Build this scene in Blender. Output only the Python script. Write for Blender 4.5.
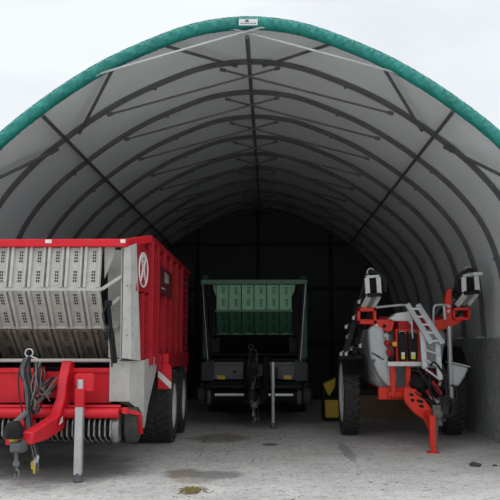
import bpy, math, random
import numpy as np
from mathutils import Vector, Matrix, Euler
random.seed(7)
for o in list(bpy.data.objects):
    bpy.data.objects.remove(o)
SC = bpy.context.scene
COL = SC.collection
PI = math.pi
V = Vector

# ------------------------------------------------------------------ camera
FPX, EYE = 800.0, 1.8
PITCH, YAW = math.atan(95 / 800), math.atan(20 / 800)
cd = bpy.data.cameras.new('camera')
cd.sensor_width = 36.0
cd.lens = FPX / 500 * 36.0
cd.clip_end = 400
cam = bpy.data.objects.new('camera', cd)
COL.objects.link(cam)
cam.location = (0, 0, EYE)
cam.rotation_euler = (PI / 2 + PITCH, 0, YAW)
SC.camera = cam

# ------------------------------------------------------------------ sky and exposure
w = bpy.data.worlds.new('overcast_sky')
SC.world = w
w.use_nodes = True
nt = w.node_tree
nt.nodes.clear()
wo = nt.nodes.new('ShaderNodeOutputWorld')
bg = nt.nodes.new('ShaderNodeBackground')
tc = nt.nodes.new('ShaderNodeTexCoord')
ns = nt.nodes.new('ShaderNodeTexNoise')
ns.inputs['Scale'].default_value = 3.2
ns.inputs['Detail'].default_value = 5
cr = nt.nodes.new('ShaderNodeValToRGB')
cr.color_ramp.elements[0].position = 0.36
cr.color_ramp.elements[0].color = (0.83, 0.87, 0.925, 1)
cr.color_ramp.elements[1].position = 0.56
cr.color_ramp.elements[1].color = (0.93, 0.975, 1.0, 1)
mp = nt.nodes.new('ShaderNodeMapping')
mp.inputs['Scale'].default_value = (1, 1, 2.2)
nt.links.new(tc.outputs['Generated'], mp.inputs['Vector'])
nt.links.new(mp.outputs['Vector'], ns.inputs['Vector'])
nt.links.new(ns.outputs['Fac'], cr.inputs['Fac'])
nt.links.new(cr.outputs['Color'], bg.inputs['Color'])
# an overcast sky is brightest overhead
sx = nt.nodes.new('ShaderNodeSeparateXYZ')
nt.links.new(tc.outputs['Generated'], sx.inputs[0])
mr_ = nt.nodes.new('ShaderNodeMapRange')
mr_.inputs['From Min'].default_value = 0.40
mr_.inputs['From Max'].default_value = 1.0
mr_.inputs['To Min'].default_value = 1.0
mr_.inputs['To Max'].default_value = 2.3
nt.links.new(sx.outputs['Z'], mr_.inputs['Value'])
nt.links.new(mr_.outputs['Result'], bg.inputs['Strength'])
nt.links.new(bg.outputs['Background'], wo.inputs['Surface'])
SC.view_settings.view_transform = 'Standard'
SC.view_settings.look = 'None'
SC.view_settings.gamma = 1.0
SC.view_settings.use_curve_mapping = False
SC.view_settings.exposure = 0.0


# ------------------------------------------------------------------ helpers
def at(u, v, Y):
    """world point at depth Y that the photograph shows at pixel u, v"""
    F = V((-math.sin(YAW) * math.cos(PITCH), math.cos(YAW) * math.cos(PITCH), math.sin(PITCH)))
    R = V((math.cos(YAW), math.sin(YAW), 0))
    U = R.cross(F)
    d = F + R * ((u - 250) / FPX) + U * ((250 - v) / FPX)
    return V((0, 0, EYE)) + d * (Y / d.y)


MATS = {}


def mat(name, col, rough=0.55, metal=0.0, var=0.12, scale=6.0, bump=0.0, bscale=40.0, dirt=0.0, dirtcol=(0.10, 0.085, 0.065),
        coat=0.0, spec=0.5):
    if name in MATS:
        return MATS[name]
    m = bpy.data.materials.new(name)
    m.use_nodes = True
    n, l = m.node_tree.nodes, m.node_tree.links
    b = n['Principled BSDF']
    b.inputs['Roughness'].default_value = rough
    b.inputs['Metallic'].default_value = metal
    b.inputs['Specular IOR Level'].default_value = spec
    if coat:
        b.inputs['Coat Weight'].default_value = coat
    t = n.new('ShaderNodeTexCoord')
    no = n.new('ShaderNodeTexNoise')
    no.inputs['Scale'].default_value = scale
    no.inputs['Detail'].default_value = 6
    l.new(t.outputs['Object'], no.inputs['Vector'])
    r = n.new('ShaderNodeValToRGB')
    r.color_ramp.elements[0].position = 0.3
    r.color_ramp.elements[1].position = 0.7
    r.color_ramp.elements[0].color = tuple(c * (1 - var) for c in col) + (1,)
    r.color_ramp.elements[1].color = tuple(min(1, c * (1 + var)) for c in col) + (1,)
    l.new(no.outputs['Fac'], r.inputs['Fac'])
    out = r.outputs['Color']
    if dirt:
        n2 = n.new('ShaderNodeTexNoise')
        n2.inputs['Scale'].default_value = scale * 2.7
        n2.inputs['Detail'].default_value = 8
        n2.inputs['Roughness'].default_value = 0.7
        l.new(t.outputs['Object'], n2.inputs['Vector'])
        r2 = n.new('ShaderNodeValToRGB')
        r2.color_ramp.elements[0].position = 0.48
        r2.color_ramp.elements[1].position = 0.72
        r2.color_ramp.elements[0].color = (0, 0, 0, 1)
        r2.color_ramp.elements[1].color = (dirt, dirt, dirt, 1)
        l.new(n2.outputs['Fac'], r2.inputs['Fac'])
        mx = n.new('ShaderNodeMixRGB')
        mx.inputs[2].default_value = dirtcol + (1,)
        l.new(r2.outputs['Color'], mx.inputs[0])
        l.new(out, mx.inputs[1])
        out = mx.outputs[0]
    l.new(out, b.inputs['Base Color'])
    if bump:
        n3 = n.new('ShaderNodeTexNoise')
        n3.inputs['Scale'].default_value = bscale
        n3.inputs['Detail'].default_value = 6
        l.new(t.outputs['Object'], n3.inputs['Vector'])
        bp = n.new('ShaderNodeBump')
        bp.inputs['Strength'].default_value = bump
        bp.inputs['Distance'].default_value = 0.02
        l.new(n3.outputs['Fac'], bp.inputs['Height'])
        l.new(bp.outputs['Normal'], b.inputs['Normal'])
    MATS[name] = m
    return m


M_RED = mat('red_paint', (0.64, 0.012, 0.026), 0.42, var=0.08, dirt=0.22, spec=0.3)
M_REDDIM = mat('red_paint_dimmed', (0.38, 0.010, 0.020), 0.45, var=0.12, dirt=0.25, spec=0.25)  # same red, darkened: the dimmer light on the wagon sides is in the colour
M_ORANGE = mat('orange_red_paint', (0.72, 0.035, 0.018), 0.42, var=0.08, dirt=0.18, spec=0.3)
M_GREYPANEL = mat('light_grey_painted_steel', (0.44, 0.435, 0.405), 0.48, var=0.07, dirt=0.30, scale=4)
M_GREYDARK = mat('mid_grey_painted_steel', (0.15, 0.153, 0.15), 0.55, var=0.1, dirt=0.3, spec=0.3)
M_RUST = mat('worn_brown_steel', (0.20, 0.165, 0.14), 0.45, 0.2, var=0.25, scale=7, dirt=0.6, dirtcol=(0.10, 0.06, 0.04))
M_BLACK = mat('black_paint', (0.011, 0.011, 0.012), 0.55, var=0.2, spec=0.18)
M_RUBBER = mat('tyre_rubber', (0.055, 0.053, 0.051), 0.85, var=0.25, scale=12, dirt=0.4, dirtcol=(0.12, 0.115, 0.10), spec=0.15)
M_HOSE = mat('black_hose', (0.018, 0.018, 0.019), 0.5, var=0.2, spec=0.25)
M_SILVER = mat('galvanised_steel', (0.50, 0.51, 0.52), 0.42, 0.55, var=0.12, dirt=0.2)
M_TINE = mat('bright_worn_steel', (0.27, 0.27, 0.265), 0.38, 0.6, var=0.2, scale=14, dirt=0.3)
M_WHITE = mat('white_paint', (0.68, 0.68, 0.66), 0.45, var=0.05, dirt=0.15)
M_TANK = mat('white_plastic_tank', (0.50, 0.52, 0.535), 0.42, var=0.05, dirt=0.2, scale=3)
M_ALU = mat('aluminium', (0.50, 0.51, 0.52), 0.4, 0.35, var=0.08, dirt=0.15)
M_YELLOW = mat('yellow_paint', (0.62, 0.42, 0.02), 0.5, var=0.1, dirt=0.3)
M_GREEN = mat('green_paint', (0.032, 0.115, 0.06), 0.45, var=0.1, dirt=0.25)
M_GREENLIT = mat('green_paint_lit', (0.19, 0.40, 0.25), 0.45, var=0.1, dirt=0.2)  # same green, lightened: light caught by the upper panel is in the colour
M_ANTHR = mat('anthracite_paint', (0.085, 0.09, 0.098), 0.5, var=0.1, dirt=0.2)
M_STEEL = mat('dull_galvanised_tube', (0.10, 0.10, 0.105), 0.55, 0.2, var=0.15)
M_TARP = mat('green_tarpaulin', (0.010, 0.215, 0.18), 0.5, var=0.18, scale=5, bump=0.5, bscale=9, dirt=0.15, dirtcol=(0.04, 0.2, 0.2))
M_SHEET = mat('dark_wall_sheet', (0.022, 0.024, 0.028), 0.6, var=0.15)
M_ORANGEPL = mat('orange_plastic', (0.75, 0.30, 0.02), 0.45)
M_STRAW = mat('straw', (0.22, 0.165, 0.06), 0.85, var=0.35, scale=25)
M_SOIL = mat('dark_soil', (0.06, 0.055, 0.045), 0.95, var=0.4, scale=30, bump=0.5)
M_PLY = mat('plywood', (0.24, 0.16, 0.09), 0.7, var=0.2, scale=3)


class MB:
    """collects shapes into one mesh"""

    def __init__(s):
        s.v, s.f, s.mi = [], [], []

    def add(s, vs, fs, mi=0):
        b = len(s.v)
        s.v += [tuple(p) for p in vs]
        s.f += [tuple(b + i for i in q) for q in fs]
        s.mi += [mi] * len(fs)
        return s

    def box(s, c, d, rot=(0, 0, 0), mi=0):
        R = Euler(rot).to_matrix() if not isinstance(rot, Matrix) else rot
        vs = [V(c) + R @ V((x * d[0] / 2, y * d[1] / 2, z * d[2] / 2)) for x in (-1, 1) for y in (-1, 1) for z in (-1, 1)]
        return s.add(vs, [(0, 1, 3, 2), (4, 6, 7, 5), (0, 4, 5, 1), (2, 3, 7, 6), (0, 2, 6, 4), (1, 5, 7, 3)], mi)

    def b2(s, a, b, mi=0):
        return s.box([(a[i] + b[i]) / 2 for i in range(3)], [abs(b[i] - a[i]) for i in range(3)], mi=mi)

    def bar(s, a, b, wd, ht, up=(0, 0, 1)):
        a, b = V(a), V(b)
        y = (b - a).normalized()
        x = y.cross(V(up))
        if x.length < 1e-4:
            x = y.cross(V((1, 0, 0)))
        x.normalize()
        z = x.cross(y)
        R = Matrix((x, y, z)).transposed()
        return s.box((a + b) / 2, (wd, (b - a).length, ht), R)

    def tube(s, pts, r, n=8, closed=False, caps=True):
        pts = [V(p) for p in pts]
        m = len(pts)
        rs = r if isinstance(r, (list, tuple)) else [r] * m
        vs, fs = [], []
        prev = None
        for i, p in enumerate(pts):
            if closed:
                t = pts[(i + 1) % m] - pts[i - 1]
            else:
                t = pts[min(i + 1, m - 1)] - pts[max(i - 1, 0)]
            t.normalize()
            if prev is None:
                a = V((0, 0, 1)) if abs(t.z) < 0.9 else V((1, 0, 0))
                x = t.cross(a).normalized()
            else:
                x = (prev - t * prev.dot(t))
                if x.length < 1e-5:
                    x = t.orthogonal()
                x.normalize()
            prev = x
            y = t.cross(x)
            for k in range(n):
                a = 2 * PI * k / n
                vs.append(p + (x * math.cos(a) + y * math.sin(a)) * rs[i])
        for i in range(m if closed else m - 1):
            j = (i + 1) % m
            for k in range(n):
                q = (k + 1) % n
                fs.append((i * n + k, i * n + q, j * n + q, j * n + k))
        if caps and not closed:
            fs.append(tuple(range(n))[::-1])
            fs.append(tuple((m - 1) * n + k for k in range(n)))
        return s.add(vs, fs)

    def lathe(s, prof, c, axis='X', n=32, capped=False):
        """prof: (along axis, radius)"""
        vs, fs = [], []
        for a_, r_ in prof:
            for k in range(n):
                t = 2 * PI * k / n
                p, q = r_ * math.cos(t), r_ * math.sin(t)
                vs.append(V(c) + (V((a_, p, q)) if axis == 'X' else V((p, a_, q)) if axis == 'Y' else V((p, q, a_))))
        m = len(prof)
        for i in range(m - 1):
            for k in range(n):
                q = (k + 1) % n
                fs.append((i * n + k, i * n + q, (i + 1) * n + q, (i + 1) * n + k))
        if capped:
            fs.append(tuple(range(n)))
            fs.append(tuple((m - 1) * n + k for k in range(n)))
        return s.add(vs, fs)

    def prism(s, poly, a, b, axis='X', mi=0):
        """2d outline extruded along an axis. X: poly is (y,z); Y: (x,z); Z: (x,y)"""
        mk = {'X': lambda p, t: (t, p[0], p[1]), 'Y': lambda p, t: (p[0], t, p[1]), 'Z': lambda p, t: (p[0], p[1], t)}[axis]
        n = len(poly)
        vs = [mk(p, a) for p in poly] + [mk(p, b) for p in poly]
        fs = [tuple(range(n)), tuple(range(2 * n - 1, n - 1, -1))]
        fs += [(i, (i + 1) % n, n + (i + 1) % n, n + i) for i in range(n)]
        return s.add(vs, fs, mi)

    def build(s, name, m, parent=None, bevel=0.0, smooth=35, seg=2):
        import bmesh
        me = bpy.data.meshes.new(name)
        me.from_pydata(s.v, [], s.f)
        ms = m if isinstance(m, (list, tuple)) else [m]
        for q in ms:
            me.materials.append(q)
        if any(s.mi):
            me.polygons.foreach_set('material_index', s.mi)
        bm = bmesh.new()
        bm.from_mesh(me)
        bmesh.ops.recalc_face_normals(bm, faces=bm.faces)
        bm.to_mesh(me)
        bm.free()
        if smooth:
            me.polygons.foreach_set('use_smooth', [True] * len(me.polygons))
            me.set_sharp_from_angle(angle=math.radians(smooth))
        o = bpy.data.objects.new(name, me)
        COL.objects.link(o)
        if parent:
            o.parent = parent
        if bevel:
            md = o.modifiers.new('bevel', 'BEVEL')
            md.width = bevel
            md.segments = seg
            md.limit_method = 'ANGLE'
            md.angle_limit = math.radians(40)
        return o


def thing(name, label, cat, loc=(0, 0, 0), group=None):
    o = bpy.data.objects.new(name, None)
    COL.objects.link(o)
    o.location = loc
    o.empty_display_size = 0.2
    return tag(o, label, cat, group)


def tag(o, label, cat, group=None, kind=None):
    o['label'] = label
    o['category'] = cat
    if group:
        o['group'] = group
    if kind:
        o['kind'] = kind
    return o


def struct(o):
    o['kind'] = 'structure'
    return o


def text(s, name, size, m, parent, mtx, ext=0.002):
    cu = bpy.data.curves.new(name, 'FONT')
    cu.body = s
    cu.size = size
    cu.extrude = ext
    cu.align_x = 'CENTER'
    cu.align_y = 'CENTER'
    t = bpy.data.objects.new('tmp', cu)
    COL.objects.link(t)
    dg = bpy.context.evaluated_depsgraph_get()
    me = bpy.data.meshes.new_from_object(t.evaluated_get(dg))
    bpy.data.objects.remove(t)
    me.materials.clear()
    me.materials.append(m)
    me.transform(mtx)
    o = bpy.data.objects.new(name, me)
    COL.objects.link(o)
    o.parent = parent
    return o


def smooth_path(pts, n=6):
    """catmull-rom through the points"""
    P = [V(p) for p in pts]
    P = [P[0] * 2 - P[1]] + P + [P[-1] * 2 - P[-2]]
    out = []
    for i in range(1, len(P) - 2):
        a, b, c, d = P[i - 1:i + 3]
        for k in range(n):
            t = k / n
            out.append(0.5 * ((2 * b) + (c - a) * t + (2 * a - 5 * b + 4 * c - d) * t * t + (3 * b - a - 3 * c + d) * t ** 3))
    out.append(P[-2])
    return out


# ------------------------------------------------------------------ the shed
RX = -0.32                      # ridge line
Y0, SP, NA = 11.15, 1.6, 10     # opening, arch spacing, arches
YB = Y0 + SP * NA               # back wall
HALF = [(0, 6.50), (0.72, 6.415), (1.42, 6.17), (2.17, 5.81), (2.95, 5.29), (3.66, 4.68), (4.20, 3.97), (4.49, 3.14), (4.57, 2.3), (4.58, 1.75)]
half = smooth_path([(-0.60, 6.44, 0)] + [(a, b, 0) for a, b in HALF], 8)[8:]
PROF = [(-p.x, p.y) for p in half[:0:-1]] + [(p.x, p.y) for p in half]     # left foot -> ridge -> right foot


def offset(prof, d):
    """profile moved inwards by d"""
    out = []
    for i, p in enumerate(prof):
        a, b = prof[max(i - 1, 0)], prof[min(i + 1, len(prof) - 1)]
        tx, tz = b[0] - a[0], b[1] - a[1]
        L = math.hypot(tx, tz)
        out.append((p[0] + tz / L * d, p[1] - tx / L * d))
    return out


def on_arch(dx, d):
    """height of the arch (moved in by d) at distance dx from the ridge"""
    q = offset(PROF, d)
    xs, zs = [a for a, b in q], [b for a, b in q]
    return float(np.interp(dx, xs, zs))


# fabric: inner grey face, outer green face
M_LINING = mat('grey_fabric_lining', (0.70, 0.73, 0.735), 0.75, var=0.05, scale=0.8)
inn, outp = offset(PROF, 0.0), offset(PROF, -0.03)
mb = MB()
ys = [Y0 - 0.05 + (YB - Y0 + 0.1) * i / 40 for i in range(41)]
n = len(PROF)
vs = []
for y in ys:
    ph = ((y - Y0) / SP) % 1.0
    sag = -0.018 * math.sin(PI * ph)
    vs += [(RX + p[0], y, p[1] ) for p in offset(PROF, -sag * 0 + 0.02 * math.sin(PI * ph))]
mb.add(vs, [(i * n + k, i * n + k + 1, (i + 1) * n + k + 1, (i + 1) * n + k) for i in range(40) for k in range(n - 1)], 0)
vs = [(RX + p[0], y, p[1]) for y in (ys[0], ys[-1]) for p in outp]
mb.add(vs, [(k, n + k, n + k + 1, k + 1) for k in range(n - 1)], 1)
struct(mb.build('ceiling', [M_LINING, M_TARP], smooth=60))

# green hem wrapped round the front arch
hem = thing('edge_hem', 'wrinkled green tarpaulin hem wrapped around the shed opening', 'tarpaulin edge', (RX, Y0, 6.42))
mb = MB()
vs, fs = [], []
dense = []
for i in range(len(PROF) - 1):
    for k in range(5):
        t = k / 5
        dense.append((PROF[i][0] * (1 - t) + PROF[i + 1][0] * t, PROF[i][1] * (1 - t) + PROF[i + 1][1] * t))
dense.append(PROF[-1])
sec = [(-0.035, 0.55), (-0.035, 0.0), (-0.025, -0.05), (0.01, -0.085), (0.06, -0.09), (0.10, -0.08), (0.125, -0.045), (0.135, 0.02), (0.12, 0.09)]
for i in range(len(dense)):
    a, b = dense[max(i - 5, 0)], dense[min(i + 5, len(dense) - 1)]
    tx, tz = b[0] - a[0], b[1] - a[1]
    L = math.hypot(tx, tz)
    nx, nz = tz / L, -tx / L
    for j, (d, y) in enumerate(sec):
        wob = (0, 0, .3, .8, 1.2, 1.2, .9, .45, .2)[j] * (0.010 * math.sin(i * 1.25 + j * 1.7) + 0.009 * math.sin(i * 0.47 - j * 1.3) + 0.006 * math.sin(i * 2.1 + j))
        vs.append((dense[i][0] + nx * (d + wob * 0.6), y + wob, dense[i][1] + nz * (d + wob * 0.6) - 6.42))
m_ = len(sec)
mb.add(vs, [(i * m_ + j, i * m_ + j + 1, (i + 1) * m_ + j + 1, (i + 1) * m_ + j) for i in range(len(dense) - 1) for j in range(m_ - 1)])
mb.build('tarpaulin', M_TARP, hem, smooth=50)
mb = MB()
mb.box((0.02, -0.115, -0.010), (0.27, 0.012, 0.095))
pl = mb.build('name_plate', M_WHITE, hem, bevel=0.003)
mb = MB()
M_INK = mat('dark_ink', (0.10, 0.10, 0.12), 0.6)
mb.prism([(-0.035, -0.010), (0.035, -0.010), (0.015, 0.018), (-0.015, 0.018)], -0.1235, -0.1205, 'Y')
mb.b2((-0.03, -0.1235, 0.020), (0.03, -0.1205, 0.028))
x = -0.115
while x < 0.115:
    wd = random.uniform(0.008, 0.016)
    mb.b2((x + .02, -0.1235, -0.038), (x + .02 + wd, -0.1205, -0.022))
    x += wd + 0.006
mb.build('lettering', M_INK, pl)

# the arches, each a twin tube truss with two crossing ties
CNT = ['front', 'second', 'third', 'fourth', 'fifth', 'sixth', 'seventh', 'eighth', 'ninth', 'rearmost']
arch0 = None
for k in range(NA):
    lab = CNT[k] + ' steel arch of the shed, counted from the opening'
    if k == 0:
        lab = 'front steel arch of the shed, under the green hem, with ties paled for the sky light'
    if k == NA - 1:
        lab = 'rearmost steel arch of the shed, deepest in the dark'
    a = thing('steel_arch', lab, 'arch', (RX, Y0 + SP * k, 0), 'steel arches of the shed')
    if k < 2:
        po, pi_ = (offset(PROF, 0.03), offset(PROF, 0.085)) if k == 0 else (offset(PROF, 0.028), offset(PROF, 0.085))
        tr = 0.018 if k else 0.020
        mb = MB()
        mb.tube([(p[0], 0, p[1]) for p in po], tr, 8)
        mb.build('outer_tube', M_STEEL, a)
        mb = MB()
        mb.tube([(p[0], 0, p[1]) for p in pi_], tr, 8)
        mb.build('inner_tube', M_STEEL, a)
        mb = MB()
        vs = [(p[0], y, p[1]) for y in (-.006, .006) for q in (po, pi_) for p in q]
        m_ = len(po)
        for b0, b1 in ((0, m_), (2 * m_, 3 * m_)):
            mb.add(vs if b0 == 0 else [], []) if b0 == 0 else None
            mb.f += [(b0 + k_, b0 + k_ + 1, b1 + k_ + 1, b1 + k_) for k_ in range(m_ - 1)]
            mb.mi += [0] * (m_ - 1)
        mb.build('web_plate', M_STEEL, a)
        for s in (-1, 1):
            mb = MB()
            u0, u1, td = (0.26, 2.2, .10) if k == 0 else (0.45, 2.3, .145)
            p, q = V((u0 * s, -0.026 * s, on_arch(u0 * s, td))), V((-u1 * s, -0.026 * s, on_arch(-u1 * s, td)))
            mb.tube([p, q], 0.019, 8)
            e = (q - p).normalized() * .05
            mb.bar(p - e, p + e, .03, .055)
            mb.bar(q - e, q + e, .03, .055)
            mb.build('cross_tie', M_ALU if k == 0 else M_STEEL, a)  # paler metal on the front ties stands in for the sky lighting them
        for i in (0, -1):
            mb = MB()
            mb.b2((po[i][0] * .955, -.09, 1.935), (po[i][0] * .995, .09, 1.955))
            mb.build('foot_plate', M_SILVER, a)
        for i in (18, 36, 54, 72, 90, 108, 126):
            if i < len(pi_):
                mb = MB()
                mb.box((pi_[i][0], 0, pi_[i][1]), (0.06, 0.08, 0.06))
                mb.build('clamp', M_STEEL, a)
        arch0 = a
    else:
        for c in arch0.children:
            d = c.copy()
            COL.objects.link(d)
            d.parent = a

for nm, dx, lab in (('ridge_purlin', 0.0, 'long dark tube running along the ridge of the shed'),
                    ('side_purlin', -2.97, 'long dark tube running back along the left shoulder of the roof'),
                    ('side_purlin', 2.95, 'long dark tube running back along the right shoulder of the roof')):
    mb = MB()
    z = on_arch(dx, 0.136) if dx else on_arch(.45, .145) + (on_arch(2.3, .145) - on_arch(.45, .145)) * .45 / 2.75 + .056
    mb.tube([(0, 0, 0), (0, YB - Y0 - 0.05, 0)], 0.03 if dx else 0.034, 8)
    o = mb.build(nm, M_STEEL)
    o.location = (RX + dx, Y0 + 0.04, z)
    tag(o, lab, 'roof tube', 'long roof tubes')
for s, sn in ((-1, 'left'), (1, 'right')):
    for (d0, d1, wh) in ((1.21, 0.22, 'nearest the ridge'), (1.95, 2.79, 'on the shoulder of the roof'), (4.1, 3.14, 'lowest, near the edge of the picture')):
        p = V((RX + s * d0, Y0 + 0.05, on_arch(s * d0, .11)))
        q = V((RX + s * d1, Y0 + SP - 0.03, on_arch(s * d1, .13)))
        mb = MB()
        mb.tube([(0, 0, 0), q - p], 0.026, 8)
        o = mb.build('diagonal_brace', M_STEEL)
        o.location = p
        tag(o, '%s diagonal steel brace of the front bay, %s' % (sn, wh), 'brace', 'front bay braces')

# back wall, with posts and rails
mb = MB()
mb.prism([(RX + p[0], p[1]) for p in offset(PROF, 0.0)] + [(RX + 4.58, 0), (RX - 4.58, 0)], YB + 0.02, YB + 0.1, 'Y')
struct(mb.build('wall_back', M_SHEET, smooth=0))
for u, lab in ((-2.46, 'left dark upright post on the back wall of the shed'), (-0.40, 'middle dark upright post on the back wall of the shed'),
               (2.06, 'right dark upright post on the back wall of the shed')):
    mb = MB()
    mb.box((0, 0, on_arch(u - RX, .1) / 2), (0.13, 0.1, on_arch(u - RX, .1)))
    o = mb.build('wall_post', M_BLACK, bevel=0.006)
    o.location = (u, YB - 0.05, 0)
    tag(o, lab, 'post', 'back wall posts')
for z, lab in ((5.2, 'top horizontal rail on the dark back wall'), (3.7, 'middle horizontal rail on the dark back wall'), (1.85, 'bottom horizontal rail on the dark back wall')):
    wd = 4.4 if z < 4 else 2.9
    mb = MB()
    mb.box((0, 0, 0), (2 * wd, 0.06, 0.11))
    o = mb.build('wall_rail', M_BLACK, bevel=0.005)
    o.location = (RX, YB - 0.14, z)
    tag(o, lab, 'rail', 'back wall rails')

# concrete side walls
def concrete(name, base, scale, seams=False, stains=()):
    m = bpy.data.materials.new(name)
    m.use_nodes = True
    n, l = m.node_tree.nodes, m.node_tree.links
    b = n['Principled BSDF']
    b.inputs['Roughness'].default_value = 0.9
    t = n.new('ShaderNodeTexCoord')
    def noise(sc, det=6, ro=0.6):
        q = n.new('ShaderNodeTexNoise')
        q.inputs['Scale'].default_value = sc
        q.inputs['Detail'].default_value = det
        q.inputs['Roughness'].default_value = ro
        l.new(t.outputs['Object'], q.inputs['Vector'])
        return q.outputs['Fac']
    def ramp(src, p0, p1, c0, c1):
        r = n.new('ShaderNodeValToRGB')
        r.color_ramp.elements[0].position, r.color_ramp.elements[1].position = p0, p1
        r.color_ramp.elements[0].color, r.color_ramp.elements[1].color = c0, c1
        l.new(src, r.inputs['Fac'])
        return r.outputs['Color']
    def mix(f, a, c, typ='MIX'):
        x = n.new('ShaderNodeMixRGB')
        x.blend_type = typ
        for s_, i in ((f, 0), (a, 1), (c, 2)):
            if hasattr(s_, 'links'):
                l.new(s_, x.inputs[i])
            else:
                x.inputs[i].default_value = s_
        return x.outputs[0]
    c = ramp(noise(scale), 0.3, 0.7, tuple(q * 0.80 for q in base) + (1,), tuple(q * 1.15 for q in base) + (1,))
    fine = ramp(noise(scale * 30, 3, 0.8), 0.35, 0.62, (0.62, 0.61, 0.60, 1), (1.08, 1.08, 1.08, 1))
    c = mix(0.6, c, fine, 'MULTIPLY')
    blot = ramp(noise(scale * 5, 7, 0.72), 0.53, 0.66, (0, 0, 0, 1), (0.65, 0.65, 0.65, 1))
    c = mix(blot, c, tuple(q * .40 for q in base) + (1,))
    bl2 = ramp(noise(scale * 13, 6, 0.75), 0.54, 0.62, (0, 0, 0, 1), (0.8, 0.8, 0.8, 1))
    c = mix(bl2, c, tuple(q * .36 for q in base) + (1,))
    pale = ramp(noise(scale * 8 + 1, 7, 0.7), 0.55, 0.68, (0, 0, 0, 1), (0.5, 0.5, 0.5, 1))
    c = mix(pale, c, tuple(min(.85, q * 1.35) for q in base) + (1,))
    for (sx, sy, rx, ry, colr, amt) in stains:
        mpn = n.new('ShaderNodeMapping')
        mpn.vector_type = 'POINT'
        mpn.inputs['Location'].default_value = (-sx / rx, -sy / ry, 0)
        mpn.inputs['Scale'].default_value = (1 / rx, 1 / ry, 0)
        l.new(t.outputs['Object'], mpn.inputs['Vector'])
        ln = n.new('ShaderNodeVectorMath')
        ln.operation = 'LENGTH'
        l.new(mpn.outputs['Vector'], ln.inputs[0])
        ad = n.new('ShaderNodeMath')
        ad.operation = 'MULTIPLY_ADD'
        l.new(noise(3.0, 6, 0.7), ad.inputs[0])
        ad.inputs[1].default_value = 1.3
        l.new(ln.outputs['Value'], ad.inputs[2])
        f = ramp(ad.outputs[0], 0.0, 1.0, (amt, amt, amt, 1), (0, 0, 0, 1))
        r = f.node.color_ramp
        r.elements[0].position, r.elements[1].position = 0.0, 1.0
        mr = n.new('ShaderNodeMapRange')
        mr.inputs['From Min'].default_value = 1.40
        mr.inputs['From Max'].default_value = 1.80
        mr.inputs['To Min'].default_value = amt
        mr.inputs['To Max'].default_value = 0
        l.new(ad.outputs[0], mr.inputs['Value'])
        c = mix(mr.outputs[0], c, colr + (1,))
    l.new(c, b.inputs['Base Color'])
    bp = n.new('ShaderNodeBump')
    bp.inputs['Strength'].default_value = 0.8
    bp.inputs['Distance'].default_value = 0.05
    l.new(noise(scale * 14, 8, 0.7), bp.inputs['Height'])
    l.new(bp.outputs['Normal'], b.inputs['Normal'])
    return m


M_WALL = concrete('concrete_wall', (0.46, 0.475, 0.475), 1.1)
for nm, s in (('wall_right', 1), ('wall_left', -1)):
    mb = MB()
    y = Y0 - 0.1
    while y < YB - 0.1:                      # cast in lengths with open joints
        y2 = min(y + 2.45, YB)
        mb.b2((RX + s * 4.55, y, 0), (RX + s * 4.85, y2 - 0.012, 1.93))
        y = y2
    struct(mb.build(nm, M_WALL, bevel=0.012))

mb = MB()
N = 60
vs = [(-45 + 90 * i / N, -35 + 90 * j / N, 0) for j in range(N + 1) for i in range(N + 1)]
mb.add(vs, [(j * (N + 1) + i, j * (N + 1) + i + 1, (j + 1) * (N + 1) + i + 1, (j + 1) * (N + 1) + i) for j in range(N) for i in range(N)])
s1, s2, s3, s4 = at(182, 478, 10.6), at(205, 476, 10.9), at(300, 440, 14.5), at(240, 436, 15.6)
STN = [(-1.22, 11.55, 0.27, 0.42, (0.24, 0.185, 0.135), 0.85), (-0.78, 11.45, 0.38, 0.36, (0.20, 0.20, 0.185), 0.8),
       (-1.05, 10.95, 0.30, 0.22, (0.34, 0.28, 0.22), 0.6), (-1.0, 15.9, 0.6, 0.8, (0.15, 0.115, 0.06), 0.6), (0.0, 14.9, .16, .22, (.08, .07, .055), .8),
       (1.3, 14.0, 0.10, 1.3, (0.14, 0.135, 0.13), 0.5), (-3.0, 12.0, 1.0, 1.6, (0.16, 0.15, 0.14), 0.6)]
M_FLOOR = concrete('dusty_concrete_ground', (0.69, 0.67, 0.64), 0.9, stains=STN)
struct(mb.build('floor', M_FLOOR))


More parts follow.
